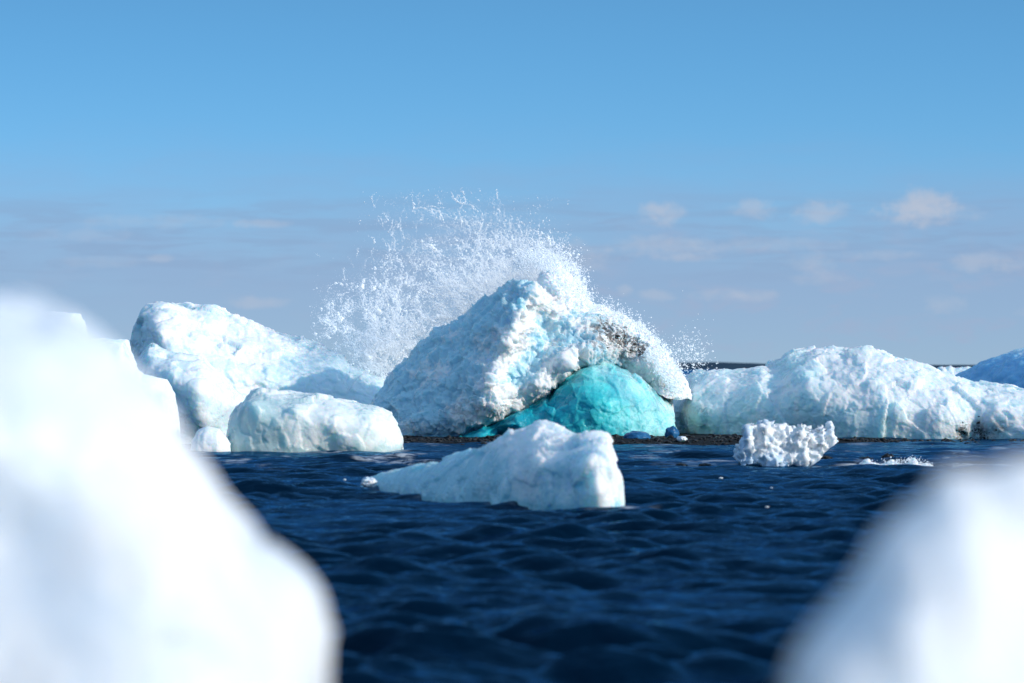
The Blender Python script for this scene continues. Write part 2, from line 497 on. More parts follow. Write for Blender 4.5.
M['sand'] = stone_mat('black_sand', (0.012, 0.012, 0.013), (0.04, 0.04, 0.04), 0.7, 20.0)
M['land'] = stone_mat('distant_dark_land', (0.030, 0.055, 0.085), (0.04, 0.07, 0.10), 1.0, 0.05, 0.0)

# ------------------------------------------------------------------ the setting: sea, bar, beach, far land
def build_sea():
    ys = np.r_[np.geomspace(9, 17, 30)[:-1], np.linspace(17, 45, 620)[:-1], np.linspace(45, 100, 760)[:-1], np.geomspace(100, 40000, 130)]
    q = np.r_[np.array([-60000, -9000, -2500, -1200, -700]), np.linspace(-300, 1324, 1000), np.array([1750, 2300, 3600, 10000, 61000])]
    YY, PX = np.meshgrid(ys, q, indexing='ij')
    XX = (PX - 512) * YY / F
    XX = np.where((PX < -500) | (PX > 1500), XX * np.maximum(1, 60.0 / YY), XX)
    r = np.random.default_rng(11)
    Z = np.zeros_like(XX)
    amp = (1 - .7 * np.exp(-((XX + .6) / 1.8) ** 2 - ((YY - 45) / 4.0) ** 2)) * sstep(9, 14, YY) * (1 - 0.5 * sstep(48, 68, YY)) * (1 - sstep(200, 900, YY)) * (1 - 0.45 * sstep(66, 76, YY) * (1 - sstep(96, 104, YY)))
    wxn = fbm(np.stack([XX * .12, YY * .12, 0 * XX], -1), 2)
    for i in range(90):
        lam = 0.30 * (6.0 / 0.30) ** r.random()
        ang = r.normal(0, 0.46)
        k = 2 * math.pi / lam
        a = (0.0155 if lam < 1.7 else 0.0058) * lam ** 0.75 * r.uniform(.5, 1.2)
        ph = (XX * math.sin(ang) + YY * math.cos(ang)) * k + r.uniform(0, 6.28) + wxn * 2.2
        s = np.sin(ph)
        fade = np.exp(-(YY / (lam * 200)) ** 2)
        Z += a * fade * (s + 0.32 * np.cos(2 * ph))
    Z *= amp * (0.75 + 0.5 * fbm(np.stack([XX * .25, YY * .12, 0 * XX + 3], -1), 2))
    foam = np.exp(-((YY - 61.0 - 0.4 * np.sin(XX * 1.3)) / 0.8) ** 2) * sstep(5.0, 5.6, XX) * (1 - sstep(7.2, 8.2, XX))
    foam = np.maximum(foam, .45 * np.exp(-((YY - 62.5) / 1.0) ** 2) * sstep(2.2, 2.8, XX) * (1 - sstep(3.4, 3.8, XX)))
    # specks of foam: lapping round the floating wedge and the near-shore ice
    yf = np.interp(PX, [362, 420, 500, 560, 628, 650], [48.2, 46.4, 43.7, 42.6, 41.8, 42.6])
    foam = np.maximum(foam, .62 * np.exp(-((YY - yf) / .28) ** 2) * sstep(362, 380, PX) * (1 - sstep(640, 665, PX)) * (.35 + .65 * sstep(560, 620, PX)))
    fl = fbm(np.stack([XX * .9, YY * .35, 0 * XX + 5], -1), 4)
    foam = np.maximum(foam, .55 * sstep(.25, .75, fl) * sstep(58, 63, YY) * (1 - sstep(76, 82, YY)))  # scattered foam specks, painted partly as glints near the shore
    foam = np.maximum(foam, .5 * np.exp(-((YY - 71.2) / .6) ** 2) * sstep(-5.6, -5.2, XX) * (1 - sstep(-2.2, -1.8, XX)))
    return mesh_obj('sea', np.stack([XX, YY, Z], -1).reshape(-1, 3), grid_faces(*XX.shape), M['water'], None, {'foam': foam})
tag(build_sea(), kind='structure')

def bar_height(x, y):
    n = fbm(np.stack([x * .35, y * .12, 0 * x], -1), 3)
    n2 = fbm(np.stack([x * 2.2, y * 2.2, 0 * x + 9], -1), 4)
    e = 77.3 + 1.8 * n - 1.2 * np.exp(-((x - 3.5) / 2.2) ** 2)
    h = -0.14 + (0.20 - 0.055 * sstep(5.5, 8.5, x)) * sstep(e - 1.0, e + 3.2, y) * (1 - sstep(100, 108, y)) + 0.05 * n * sstep(e - 2, e + 2, y) + 0.018 * n2
    sh = np.exp(-((y - 62.8 - .5 * n) / 1.1) ** 2) * (sstep(1.4, 2.2, x) * (1 - sstep(6.6, 7.6, x)))
    return h + 0.10 * sh
def build_bar():
    xs = np.linspace(-26, 26, 900); ys = np.r_[np.linspace(58, 84, 330), np.linspace(84.3, 110, 60)]
    YY, XX = np.meshgrid(ys, xs, indexing='ij')
    Z = bar_height(XX, YY)
    edge = sstep(26, 22, np.abs(XX)); Z = Z * edge - 0.3 * (1 - edge)
    return mesh_obj('gravel_bar', np.stack([XX, YY, Z], -1).reshape(-1, 3), grid_faces(*XX.shape), M['gravel'])
tag(build_bar(), kind='structure')

def build_beach():
    xs = np.linspace(-40, 40, 240); ys = np.linspace(-40, 14, 160)
    YY, XX = np.meshgrid(ys, xs, indexing='ij')
    Z = 0.18 - 0.33 * sstep(4, 13, YY) + 0.02 * fbm(np.stack([XX * 1.1, YY * 1.1, 0 * XX], -1), 4)
    return mesh_obj('beach', np.stack([XX, YY, Z], -1).reshape(-1, 3), grid_faces(*XX.shape), M['sand'])
tag(build_beach(), kind='structure')

def build_land():
    xs = np.linspace(-1500, 1500, 900); t = np.linspace(0, 1, 14)
    XX, TT = np.meshgrid(xs, t, indexing='ij')
    h = 0.9 + 2.6 * np.exp(-((XX - 100) / 60) ** 2) + 1.8 * np.exp(-((XX - 250) / 70) ** 2) + 0.7 * fbm(np.stack([XX * .02, 0 * XX, 0 * XX], -1), 4)
    h = np.maximum(h, 0.4)
    Z = h * np.sin(TT * math.pi) ** 0.7 - 0.3
    YY = 1750 + 160 * TT + 60 * np.sin(XX * .004)
    return mesh_obj('far_shore', np.stack([XX, YY, Z], -1).reshape(-1, 3), grid_faces(*XX.shape)[:, ::-1], M['land'])
tag(build_land(), kind='structure')

# ------------------------------------------------------------------ icebergs
BIG = [('f', 1.6, .10), ('r', .7, .06), ('b', .28, .035), ('f', .11, .018)]

# tall tilted slab at the left
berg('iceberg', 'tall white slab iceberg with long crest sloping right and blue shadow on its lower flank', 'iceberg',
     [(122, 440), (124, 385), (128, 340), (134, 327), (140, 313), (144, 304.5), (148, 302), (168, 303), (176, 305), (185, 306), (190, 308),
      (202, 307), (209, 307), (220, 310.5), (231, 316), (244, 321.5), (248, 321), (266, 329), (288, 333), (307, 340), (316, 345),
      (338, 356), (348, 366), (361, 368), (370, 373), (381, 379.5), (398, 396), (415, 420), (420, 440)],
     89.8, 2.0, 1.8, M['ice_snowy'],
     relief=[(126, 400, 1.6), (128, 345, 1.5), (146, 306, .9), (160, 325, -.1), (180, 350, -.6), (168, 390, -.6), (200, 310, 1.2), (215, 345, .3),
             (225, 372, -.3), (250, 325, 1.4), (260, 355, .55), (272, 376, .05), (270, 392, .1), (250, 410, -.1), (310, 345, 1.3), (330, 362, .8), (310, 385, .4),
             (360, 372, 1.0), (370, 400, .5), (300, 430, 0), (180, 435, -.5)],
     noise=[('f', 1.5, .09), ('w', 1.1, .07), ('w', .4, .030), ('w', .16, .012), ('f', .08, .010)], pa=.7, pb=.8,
     paint={'blue': [(135, 350, 16, .9), (140, 330, 10, .5), (300, 392, 34, .6), (345, 388, 26, .6)], 'frost': [(175, 325, 22, .6), (250, 340, 40, .4)]}, seed=2.0)  # blue on the lower flank puts its cast shadow into the ice colour

# rounded lump in front of it
berg('iceberg', 'rounded snow white ice lump in front of the tall slab', 'iceberg',
     [(122, 455), (126, 400), (132, 366), (140, 352), (149, 342.5), (155, 344), (168, 351.5), (181, 353), (193, 358), (205, 363), (214, 371),
      (223, 378), (233, 389), (241, 396), (246, 402), (247, 415), (249, 455)],
     80.0, 1.7, 1.4, M['ice_snowy'],
     relief=[(140, 360, .8), (155, 350, .5), (175, 375, -.1), (185, 358, .3), (205, 385, -.5), (220, 380, -.2), (240, 400, .1), (215, 420, -.1), (235, 425, .6), (160, 420, .4), (175, 400, .25), (190, 430, .2)],
     noise=[('f', 1.1, .07), ('wv', .5, .05), ('w', .25, .015), ('f', .08, .008)], pa=.75, pb=.8, seed=5.0,
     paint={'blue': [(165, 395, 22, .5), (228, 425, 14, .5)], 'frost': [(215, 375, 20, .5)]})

# stepped ice behind the near block
berg('iceberg', 'stepped white iceberg mostly hidden behind the blurred near ice', 'iceberg',
     [(-70, 455), (-68, 340), (-40, 322), (0, 316), (40, 313.5), (67, 312.3), (75, 313.3), (79, 318), (82, 330), (86, 339), (114, 340.5), (127, 341), (131, 352),
      (138, 370), (146, 376), (150, 376.5), (168, 379.5), (172, 392), (176, 420), (182, 455)],
     74.0, 1.6, 1.4, M['ice_snowy'],
     relief=[(60, 330, .2), (75, 330, .2), (110, 350, -.2), (160, 390, -.4), (172, 410, .2), (100, 430, -.5), (0, 400, 0)],
     noise=[('f', 1.0, .05), ('b', .4, .025), ('f', .1, .01)], pa=.5, pb=.6, seed=8.0, paint={'frost': [(60, 320, 40, .8), (155, 390, 40, .8)]})

# grey glassy block
berg('iceberg', 'grey glassy ice block with pale sloping top beside the dark water, left of the splash', 'iceberg',
     [(228.5, 455), (230, 437), (231.5, 426), (233, 413), (238, 406), (246, 398), (254, 393), (261.6, 389.8), (282, 390.5), (306, 394.7), (333, 399), (360, 404.5),
      (381, 409.5), (386, 413), (391.5, 419), (397, 429), (401, 438), (399, 446)][:-1] + [(402, 455)],
     72.0, 1.0, 1.2, M['ice_glassy'],
     relief=[(236, 420, .2), (250, 400, .15), (262, 391, .6), (258, 402, .0), (300, 396, .6), (300, 406, .0), (345, 402, .6), (340, 410, .0), (380, 411, .6), (375, 418, .08),
             (395, 430, .3), (398, 445, .3), (380, 440, .02), (330, 440, -.12), (280, 440, -.12), (245, 440, -.04)],
     noise=[('f', 1.0, .03), ('w', .55, .035), ('w', .2, .014), ('f', .06, .004)], pa=.25, pb=.55, taper=.3, seed=11.0,
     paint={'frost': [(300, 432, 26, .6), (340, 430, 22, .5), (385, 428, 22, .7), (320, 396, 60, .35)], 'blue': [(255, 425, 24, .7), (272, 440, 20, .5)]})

berg('ice_boulder', 'small white ice boulder at the waterline left of the grey glassy block', 'ice boulder',
     [(190, 456), (193, 440), (199, 430), (206, 427.3), (219, 428.5), (226, 436.5), (231, 443.5), (230.5, 447), (232, 456)],
     71.0, .5, .5, M['ice_snowy'], noise=[('f', .5, .03), ('b', .2, .012)], pa=.6, pb=.7, seed=14.0, step=.7, paint={'frost': [(215, 437, 30, 1)]})

# the central iceberg
cen = berg('iceberg', 'rough central iceberg hit by the wave, with turquoise ice glowing under its snowy rim', 'iceberg',
     [(364, 445), (369, 410), (376, 394), (384, 382), (396, 369), (409, 357), (419, 345), (436, 332), (458, 321.5), (466, 313), (480, 304), (496, 296.6), (504, 288.5),
      (514, 278.5), (520, 279), (527, 281), (539, 286), (545, 294), (552, 300), (565, 306), (580, 314), (592, 316), (606, 320), (620, 328), (634, 336), (648, 346), (660, 360), (669, 374),
      (673, 388), (674, 402), (675, 445)],
     86.0, 1.7, 1.8, M['ice_rough'],
     relief=[(370, 420, 1.3), (384, 390, 1.5), (405, 420, .6), (415, 360, 1.3), (440, 340, 1.1), (440, 390, .5), (430, 425, .2), (470, 320, .9), (480, 360, .15), (470, 410, -.3),
             (505, 295, .35), (520, 282, .1), (538, 292, -.3), (545, 305, .1), (525, 318, -.25), (537, 318, .45), (510, 345, -.4), (522, 350, .35), (497, 375, -.55), (510, 380, .1), (486, 405, -.6),
             (560, 325, .6), (545, 360, .4), (530, 390, .0), (505, 410, -.25), (545, 384, .0), (556, 400, 1.5), (600, 330, .5), (600, 350, .15), (567, 366, -.2), (585, 385, 1.6),
             (640, 350, .4), (648, 370, .5), (672, 385, .6), (600, 420, 1.8), (660, 425, 1.8), (520, 427, 1.4), (480, 434, .9), (630, 385, 1.4), (540, 412, 1.5), (492, 420, .0), (470, 425, .0)],
     noise=[('f', 1.3, .08), ('w', .8, .09), ('r', .5, .04), ('w', .28, .06), ('w', .12, .028), ('f', .06, .010)], pa=.75, pb=.85, step=.9, seed=20.0,
     paint={'frost': [(545, 297, 10, .9), (535, 306, 9, .9), (526, 322, 9, .9), (517, 340, 9, .9), (508, 356, 10, .8), (500, 372, 10, .7), (492, 390, 10, .7), (486, 408, 12, .6),
                      (500, 395, 16, .6), (525, 400, 14, .7), (545, 388, 10, .9), (505, 412, 14, .6), (555, 372, 12, .9), (570, 360, 12, .7), (455, 412, 14, .5), (440, 372, 12, .4),
                      (620, 330, 20, .6), (650, 370, 22, .9), (665, 390, 22, .9), (560, 310, 14, .5)],
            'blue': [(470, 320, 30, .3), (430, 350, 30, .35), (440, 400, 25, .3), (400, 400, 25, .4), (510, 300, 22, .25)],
            'dirt': [(606, 333, 15, 1.), (628, 341, 18, 1.), (642, 350, 9, 1.), (600, 345, 14, .5), (622, 355, 12, .6)]})
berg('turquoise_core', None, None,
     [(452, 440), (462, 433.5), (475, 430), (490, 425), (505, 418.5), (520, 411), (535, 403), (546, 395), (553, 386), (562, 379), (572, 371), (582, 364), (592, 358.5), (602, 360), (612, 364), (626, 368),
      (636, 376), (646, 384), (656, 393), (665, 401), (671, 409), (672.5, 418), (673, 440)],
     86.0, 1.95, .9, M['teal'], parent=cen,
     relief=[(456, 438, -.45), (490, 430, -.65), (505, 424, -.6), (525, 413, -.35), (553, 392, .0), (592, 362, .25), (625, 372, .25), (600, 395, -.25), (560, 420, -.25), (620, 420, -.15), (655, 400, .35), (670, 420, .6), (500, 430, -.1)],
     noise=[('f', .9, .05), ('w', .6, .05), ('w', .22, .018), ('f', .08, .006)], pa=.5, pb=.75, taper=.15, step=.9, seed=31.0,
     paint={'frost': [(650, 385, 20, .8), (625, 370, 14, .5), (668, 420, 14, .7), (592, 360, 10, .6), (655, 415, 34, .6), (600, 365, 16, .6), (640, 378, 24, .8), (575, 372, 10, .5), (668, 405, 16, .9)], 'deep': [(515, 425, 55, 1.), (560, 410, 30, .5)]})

cen_surf = SURF[-2]
# right-hand iceberg
rb = berg('iceberg', 'long low white iceberg with a domed back right of the splash', 'iceberg',
     [(662, 445), (664, 428), (667, 411), (675, 403), (684, 392), (688, 384), (695, 374), (703, 372.3), (711, 372), (723, 370), (733, 371), (744, 371), (756, 369), (764, 367.6), (769, 367.4),
      (776, 361.6), (783, 358), (790, 354.6), (800, 352), (818, 350), (839, 347.8), (850, 348.2), (863, 347.8), (874, 348.6), (885, 351), (897, 355.5), (909, 359), (921, 362.5), (932, 367), (942, 372),
      (953, 376.5), (963, 381), (973, 384), (983, 386), (1000, 388), (1024, 390), (1070, 398), (1110, 412), (1140, 430), (1150, 448)],
     [(660, 88.0), (760, 87.0), (1150, 84.5)], 1.8, 2.2, M['ice_right'],
     relief=[(668, 420, 1.2), (680, 408, .5), (686, 388, .9), (700, 378, .7), (700, 410, .1), (730, 374, .5), (730, 400, .1), (760, 371, .4), (776, 363, 1.5), (790, 356, 1.3), (800, 364, 1.0), (800, 372, .35),
             (820, 352, 1.1), (825, 366, .6), (845, 350, 1.2), (860, 360, .5), (870, 349, 1.1), (790, 385, .1), (800, 410, -.1), (850, 385, 0), (900, 360, 1.0), (900, 385, .1), (880, 410, -.3), (940, 375, .8),
             (940, 395, 0), (930, 420, -.3), (985, 390, .6), (990, 410, -.1), (1030, 420, -.2), (1030, 394, .5), (720, 430, .2), (800, 435, .1), (900, 438, -.1), (960, 425, 0), (975, 435, .3)],
     noise=[('f', 1.4, .07), ('wv', .7, .06), ('w', .3, .022), ('w', .13, .012), ('f', .05, .007)], pa=.6, pb=.75, taper=.45, step=1.0, seed=40.0,
     paint={'frost': [(850, 375, 60, .5), (930, 400, 50, .5), (760, 380, 40, .25), (1000, 400, 40, .4)],
            'blue': [(790, 360, 16, .9), (700, 430, 30, .6), (740, 420, 30, .4), (830, 428, 30, .6), (870, 425, 20, .6), (672, 415, 12, .6), (985, 432, 14, .5)],  # blue on the dome's left side is painted shade
            'dirt': [(955, 430, 8, .8), (972, 430, 9, .8), (953, 436, 5, .9), (975, 437, 8, .8), (992, 427, 7, .5), (876, 420, 5, .4), (700, 410, 6, .4)]})
rb_surf = SURF[-1]
berg('ice_chunk', 'tiny square ice knob perched on the crest of the long low iceberg', 'ice chunk',
     [(863.2, 350.5), (863.6, 346.2), (866, 345), (871, 345.3), (873.3, 346.6), (873.8, 350.5)], 87.4, .12, .12, M['ice_snowy'], base=[(860, 350.8), (880, 350.8)],
     noise=[('f', .15, .01)], pa=.4, pb=.4, step=.6, seed=44.0)

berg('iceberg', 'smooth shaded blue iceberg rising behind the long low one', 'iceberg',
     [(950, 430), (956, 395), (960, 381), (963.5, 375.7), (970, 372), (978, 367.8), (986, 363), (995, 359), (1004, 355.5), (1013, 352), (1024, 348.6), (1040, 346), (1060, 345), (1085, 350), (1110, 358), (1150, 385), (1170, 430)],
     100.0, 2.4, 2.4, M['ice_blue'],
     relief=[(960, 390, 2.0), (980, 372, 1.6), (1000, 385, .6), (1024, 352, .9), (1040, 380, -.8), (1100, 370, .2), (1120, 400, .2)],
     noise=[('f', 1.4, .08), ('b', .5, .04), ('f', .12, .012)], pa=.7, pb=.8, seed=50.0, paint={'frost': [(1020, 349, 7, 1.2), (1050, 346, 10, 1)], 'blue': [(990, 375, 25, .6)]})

for (pts, Yd, sd, lab) in (([(934, 380), (937, 369), (941, 367), (945, 368), (950, 366), (955, 368.5), (962, 368), (970, 368.7), (976, 372), (982, 385)], 140.0, 61.0,
                        'low rubbly ice floe far behind, between the long low iceberg and the blue one'),
                       ([(684, 384), (688, 375), (696, 372.5), (704, 371.5), (712, 372.5), (722, 372), (735, 373), (742, 384)], 135.0, 63.0,
                        'low rubbly ice floe far behind the left end of the long low iceberg')):
    berg('ice_floe', lab, 'ice floe', pts, Yd, .8, .8, M['ice_snowy'], noise=[('f', .8, .08), ('b', .3, .05)], pa=.6, pb=.7, step=.6, seed=sd)

# floating berg in mid water
berg('iceberg', 'floating pale wedge of ice in open water, low tail left and blunt end right', 'iceberg',
     [(360, 497), (362, 488), (366, 481), (375, 478), (384, 474.5), (398, 470.5), (413, 467), (428, 465), (442, 462.5), (463, 455), (478, 449.5), (490, 444.5), (497, 441.5), (504, 439.3), (510, 433.5), (513, 435),
      (520, 433.5), (528, 431.7), (532, 429), (537, 427.3), (545, 425.8), (550, 427), (555, 428.8), (563, 431.3), (568, 435), (573, 437.3), (579, 436), (583, 436.2), (587, 433), (595, 434), (602, 435),
      (607, 436.5), (611, 443.5), (616, 458), (620, 470), (622.5, 478), (623.5, 490), (625, 517)],
     [(360, 48.5), (420, 47.0), (500, 44.4), (625, 42.6)], .85, .9, M['ice_mid'],
     relief=[(370, 486, .3), (430, 480, 0), (430, 468, .3), (480, 455, .4), (480, 480, -.1), (520, 438, .6), (545, 428, .7), (545, 444, .2), (530, 450, -.02), (572, 438, .5), (575, 446, .05), (560, 480, -.2), (600, 440, .2),
             (590, 450, -.15), (600, 490, -.15), (612, 470, .2), (620, 480, .6), (622, 500, .6), (486, 492, .0)],
     noise=[('f', .8, .04), ('w', .35, .028), ('wv', .16, .014), ('f', .05, .007)], pa=.5, pb=.75, taper=.5, step=1.1, seed=70.0,
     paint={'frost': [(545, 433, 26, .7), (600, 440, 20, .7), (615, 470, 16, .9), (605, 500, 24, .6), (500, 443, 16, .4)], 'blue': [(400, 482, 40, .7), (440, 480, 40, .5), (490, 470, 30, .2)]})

# clear jagged chunk
_cr = np.random.default_rng(9)
def jag(pts, amp, step=2.0):
    p = resample(pts, step); p[1:-1, 1] += _cr.uniform(-1, 1, len(p) - 2) * amp; p[1:-1, 0] += _cr.uniform(-.4, .4, len(p) - 2)
    p[:, 0] = np.maximum.accumulate(p[:, 0] + 1e-4 * np.arange(len(p))); return [tuple(q) for q in p]
berg('ice_chunk', 'clear jagged glassy ice chunk standing in the shallows before the long low iceberg', 'ice chunk',
     jag([(734, 457), (735, 450), (738, 447), (741, 441), (744, 437), (748, 425), (751, 423), (755, 427), (760, 424), (767, 422), (773, 425), (779, 423.2), (786, 427), (791, 429), (795, 426), (804, 424.8), (809, 429), (816, 429.5), (820, 426), (825, 427),
      (830, 425), (833.5, 427), (834, 434), (835, 440)], 3.0, 2.6),
     61.5, .55, .5, M['ice_clear'], base=[(734, 458), (742, 466), (750, 462), (756, 463), (762, 468), (800, 469), (810, 464), (821, 455), (827, 448), (835, 441)],
     noise=[('w', .45, .08), ('f', .2, .07), ('f', .09, .06), ('f', .045, .025)], pa=.7, pb=.7, taper=.4, smooth=False, step=1.9, seed=80.0, paint={'frost': [(800, 440, 30, .6)]})

mid = [o for o in col.objects if 'wedge of ice in open' in o.get('label', '')][0]
berg('snow_cap', None, None, [(506, 441), (511, 434.5), (516, 434), (522, 431.5), (529, 430), (533, 427.5), (538, 426.2), (545, 424.8), (550, 426), (556, 428.2), (563, 430.6), (568, 434), (573, 437), (577, 440)],
     44.6, .35, .5, M['ice_snowy'], base=[(506, 442), (530, 444), (550, 443), (577, 441)], parent=mid,
     noise=[('b', .16, .025), ('f', .05, .014), ('r', .07, .012)], pa=.8, pb=.8, step=.8, seed=75.0, paint={'frost': [(540, 435, 40, .7)]})

# ------------------------------------------------------------------ near blocks, out of focus
berg('iceberg', 'huge blurred white ice block filling the lower left close to the camera', 'iceberg',
     [(-560, 1020), (-540, 640), (-420, 430), (-260, 330), (-100, 294), (0, 288), (30, 295), (60, 309), (88, 329), (110, 348), (130, 372), (149, 400), (181, 438), (211, 484), (238, 528), (259, 553), (277, 571), (293, 586), (302, 600), (307, 620),
      (313, 642), (315, 680), (322, 800), (334, 1020)],
     7.0, .55, .7, M['ice_near'], sink=-.02,
     relief=[(-300, 450, -.3), (-200, 350, -.1), (0, 300, .1), (0, 430, -.06), (60, 420, -.02), (50, 520, .05), (120, 350, .1), (200, 450, .08), (180, 560, -.02), (290, 580, .08), (315, 640, .12), (240, 660, -.02), (0, 640, -.03), (150, 900, -.1)],
     noise=[('f', .35, .018), ('w', .30, .014), ('w', .1, .004), ('f', .05, .002)], pa=.7, pb=.7, taper=.5, step=5, seed=90.0, paint={'blue': [(50, 520, 80, .6), (60, 420, 50, .3)], 'frost': [(180, 500, 90, .6)]})  # blue patches paint the faint bluish shade at the left
berg('iceberg', 'blurred white ice block rising at the lower right close to the camera', 'iceberg',
     [(784, 1700), (787, 1100), (790, 760), (791, 690), (791.5, 655), (792, 638), (795, 622), (803, 608), (819, 594), (846, 570), (868, 550), (876, 528), (900, 511), (920, 500), (928, 480), (944, 464), (962, 462), (985, 470), (1005, 472), (1024, 466), (1060, 474),
      (1110, 520), (1160, 620), (1210, 900), (1240, 1700)],
     4.8, .6, .5, M['ice_near'], sink=-.10,
     relief=[(780, 650, -.25), (850, 560, -.16), (900, 520, -.08), (950, 480, .02), (930, 580, -.08), (985, 520, .04), (960, 640, .0), (1020, 600, .10), (1100, 560, .25), (1000, 1000, -.05), (800, 1000, -.05)],
     noise=[('f', .2, .018), ('w', .16, .014), ('w', .06, .004), ('f', .04, .002)], pa=.9, pb=.95, taper=.18, step=7, seed=95.0, paint={'blue': [(990, 640, 40, .3)], 'frost': [(930, 560, 60, .5)]})

# ------------------------------------------------------------------ stones and small ice
def ico(sub):
    bm = bmesh.new(); bmesh.ops.create_icosphere(bm, subdivisions=sub, radius=1.0)
    V = np.array([v.co[:] for v in bm.verts]); Fc = np.array([[v.index for v in f.verts] for f in bm.faces]); bm.free()
    return V, Fc
I1, I2, I4 = ico(1), ico(2), ico(4)

def rock(name, label, cat, px, py, rw, rh, mat, Y=None, group=None, seed=0, rough=.25, depth=1.0, up=0.0):
    Yd = Y or row_dist(py)
    V, Fc = I4
    n = ridged(V * 1.1 + seed * 3.1, 3) * rough * .6 + fbm(V * 2.3 + seed, 4) * rough * .7
    P = V * (1 + n)[:, None]
    rx, rz = rw * Yd / F, rh * Yd / F
    P = P * np.array([rx, rx * depth, rz])
    c = np.array([px2x(px, Yd), Yd, py2z(py, Yd) + up])
    return tag(mesh_obj(name, P + c, Fc, mat, None, None, True, tuple(c)), label, cat, group)

rock('ice_boulder', 'low dark blue ice boulder on black gravel under the turquoise ice', 'ice boulder', 637, 437.5, 13, 6.5, M['ice_dark'], 80.5, seed=1, rough=.12)
rock('ice_boulder', 'dark teal ice lump wedged in the gap before the long low iceberg', 'ice boulder', 672, 434, 7, 7, M['ice_dark'], 81.5, seed=2, rough=.2)
rock('ice_fragment', 'small white ice fragment lying on black gravel below the teal lump', 'ice fragment', 682, 439, 4.6, 2.6, M['ice_clear'], 78.5, seed=3, rough=.4)
rock('ice_fragment', 'lone ice fragment floating in dark water between blurred block and wedge', 'ice fragment', 303, 491, 6, 1.8, M['ice_clear'], None, seed=4, rough=.5)
rock('ice_fragment', 'bluish ice fragment bobbing at the tail tip of the floating wedge', 'ice fragment', 369, 483, 7, 5, M['ice_clear'], 47.5, seed=5, rough=.5)
rock('ice_fragment', 'small bright ice fragment floating off the blunt end of the wedge', 'ice fragment', 632, 504, 2.4, 1.8, M['ice_clear'], None, seed=6, rough=.4)
rock('ice_fragment', 'round ice fragment drifting a little right of the wedge', 'ice fragment', 647, 503, 3.5, 2.2, M['ice_clear'], None, seed=7, rough=.4)
rock('ice_fragment', 'tiny ice fragment afloat between the wedge and the gravel', 'ice fragment', 694, 485, 1.8, 1.4, M['ice_clear'], None, seed=8, rough=.4)
for i, (px, py, rw, rh, lab) in enumerate(((846, 461, 5, 3, 'dark wet rock just right of the clear jagged chunk'), (866, 461, 7, 4, 'dark wet rock left of the foam patch in shallow water'),
        (888, 459, 6, 5, 'tallest dark wet rock standing behind the foam patch'), (757, 463, 8, 4, 'dark wet rock under the overhang of the clear jagged chunk'),
        (826, 459, 6, 3, 'dark wet rock at the right foot of the clear jagged chunk'), (705, 466, 6, 2.6, 'flat dark rock awash left of the clear jagged chunk'),
        (681, 466, 6, 2.6, 'flat dark rock awash below the white fragment on the gravel'))):
    rock('beach_rock', lab, 'rock', px, py, rw, rh, M['stone'], None, 'dark rocks in the shallows', seed=20 + i, rough=.3)

def scatter(name, V, Fc, C, S, mat, jitter=.25, smooth=False, stretch=None):
    n = len(C); k = len(V)
    r = np.random.default_rng(len(C))
    A = V[None] * S[:, None, None]
    if stretch is not None: A = A * stretch[:, None, :]
    A = A * (1 + jitter * r.normal(size=(n, k, 1)))
    A = A + C[:, None]
    FF = (Fc[None] + (np.arange(n) * k)[:, None, None]).reshape(-1, 3)
    return mesh_obj(name, A.reshape(-1, 3), FF, mat, None, None, smooth)

def grit(name, surf, spots, size, parent):
    sx, sy, P, N = surf
    C = []
    r = np.random.default_rng(17)
    for (a, b, ra, rb_, n) in spots:
        qx = a + r.normal(0, ra, n); qy = b + r.normal(0, rb_, n)
        keep = fbm(np.stack([qx / 7, qy / 4, 0 * qx], -1), 3) > -.1
        for x, y in zip(qx[keep], qy[keep]):
            i = np.argmin((sx - x) ** 2 + (sy - y) ** 2); C.append(P[i] - 0.0 * N[i])
    C = np.array(C); S = r.lognormal(math.log(size), .5, len(C))
    o = scatter(name, *I1, C, S, M['grit'], .25, False, np.stack([r.uniform(.8, 2.2, len(C)), r.uniform(.6, 1, len(C)), r.uniform(.4, .9, len(C))], -1))
    o.parent = parent; o.location = -np.array(parent.location); o['kind'] = 'stuff'
    return o
grit('embedded_grit', cen_surf, [(618, 336, 9, 5, 50), (634, 344, 9, 5, 70), (644, 351, 5, 3, 30), (604, 342, 10, 6, 20)], .012, cen)
grit('embedded_grit', rb_surf, [(954, 431, 3, 4, 24), (972, 429, 6, 5, 40), (990, 428, 4, 3, 14), (976, 437, 8, 2, 24)], .017, rb)
# gravel stones on the bar: too many to count
n = 9000
gx = rng.uniform(-8, 15, n); gy = rng.uniform(60.5, 83, n)
gz = bar_height(gx, gy); keep = gz > -0.055
gx, gy, gz = gx[keep], gy[keep], gz[keep]
gs = rng.lognormal(math.log(.028), .45, len(gx))
peb = scatter('gravel', *I1, np.stack([gx, gy, gz + gs * .3], -1), gs, M['stone'], .18, False, np.stack([rng.uniform(.8, 1.6, len(gx)), rng.uniform(.8, 1.4, len(gx)), rng.uniform(.5, .9, len(gx))], -1))
tag(peb, 'wet black pebbles strewn along the gravel bar', 'gravel', kind='stuff')

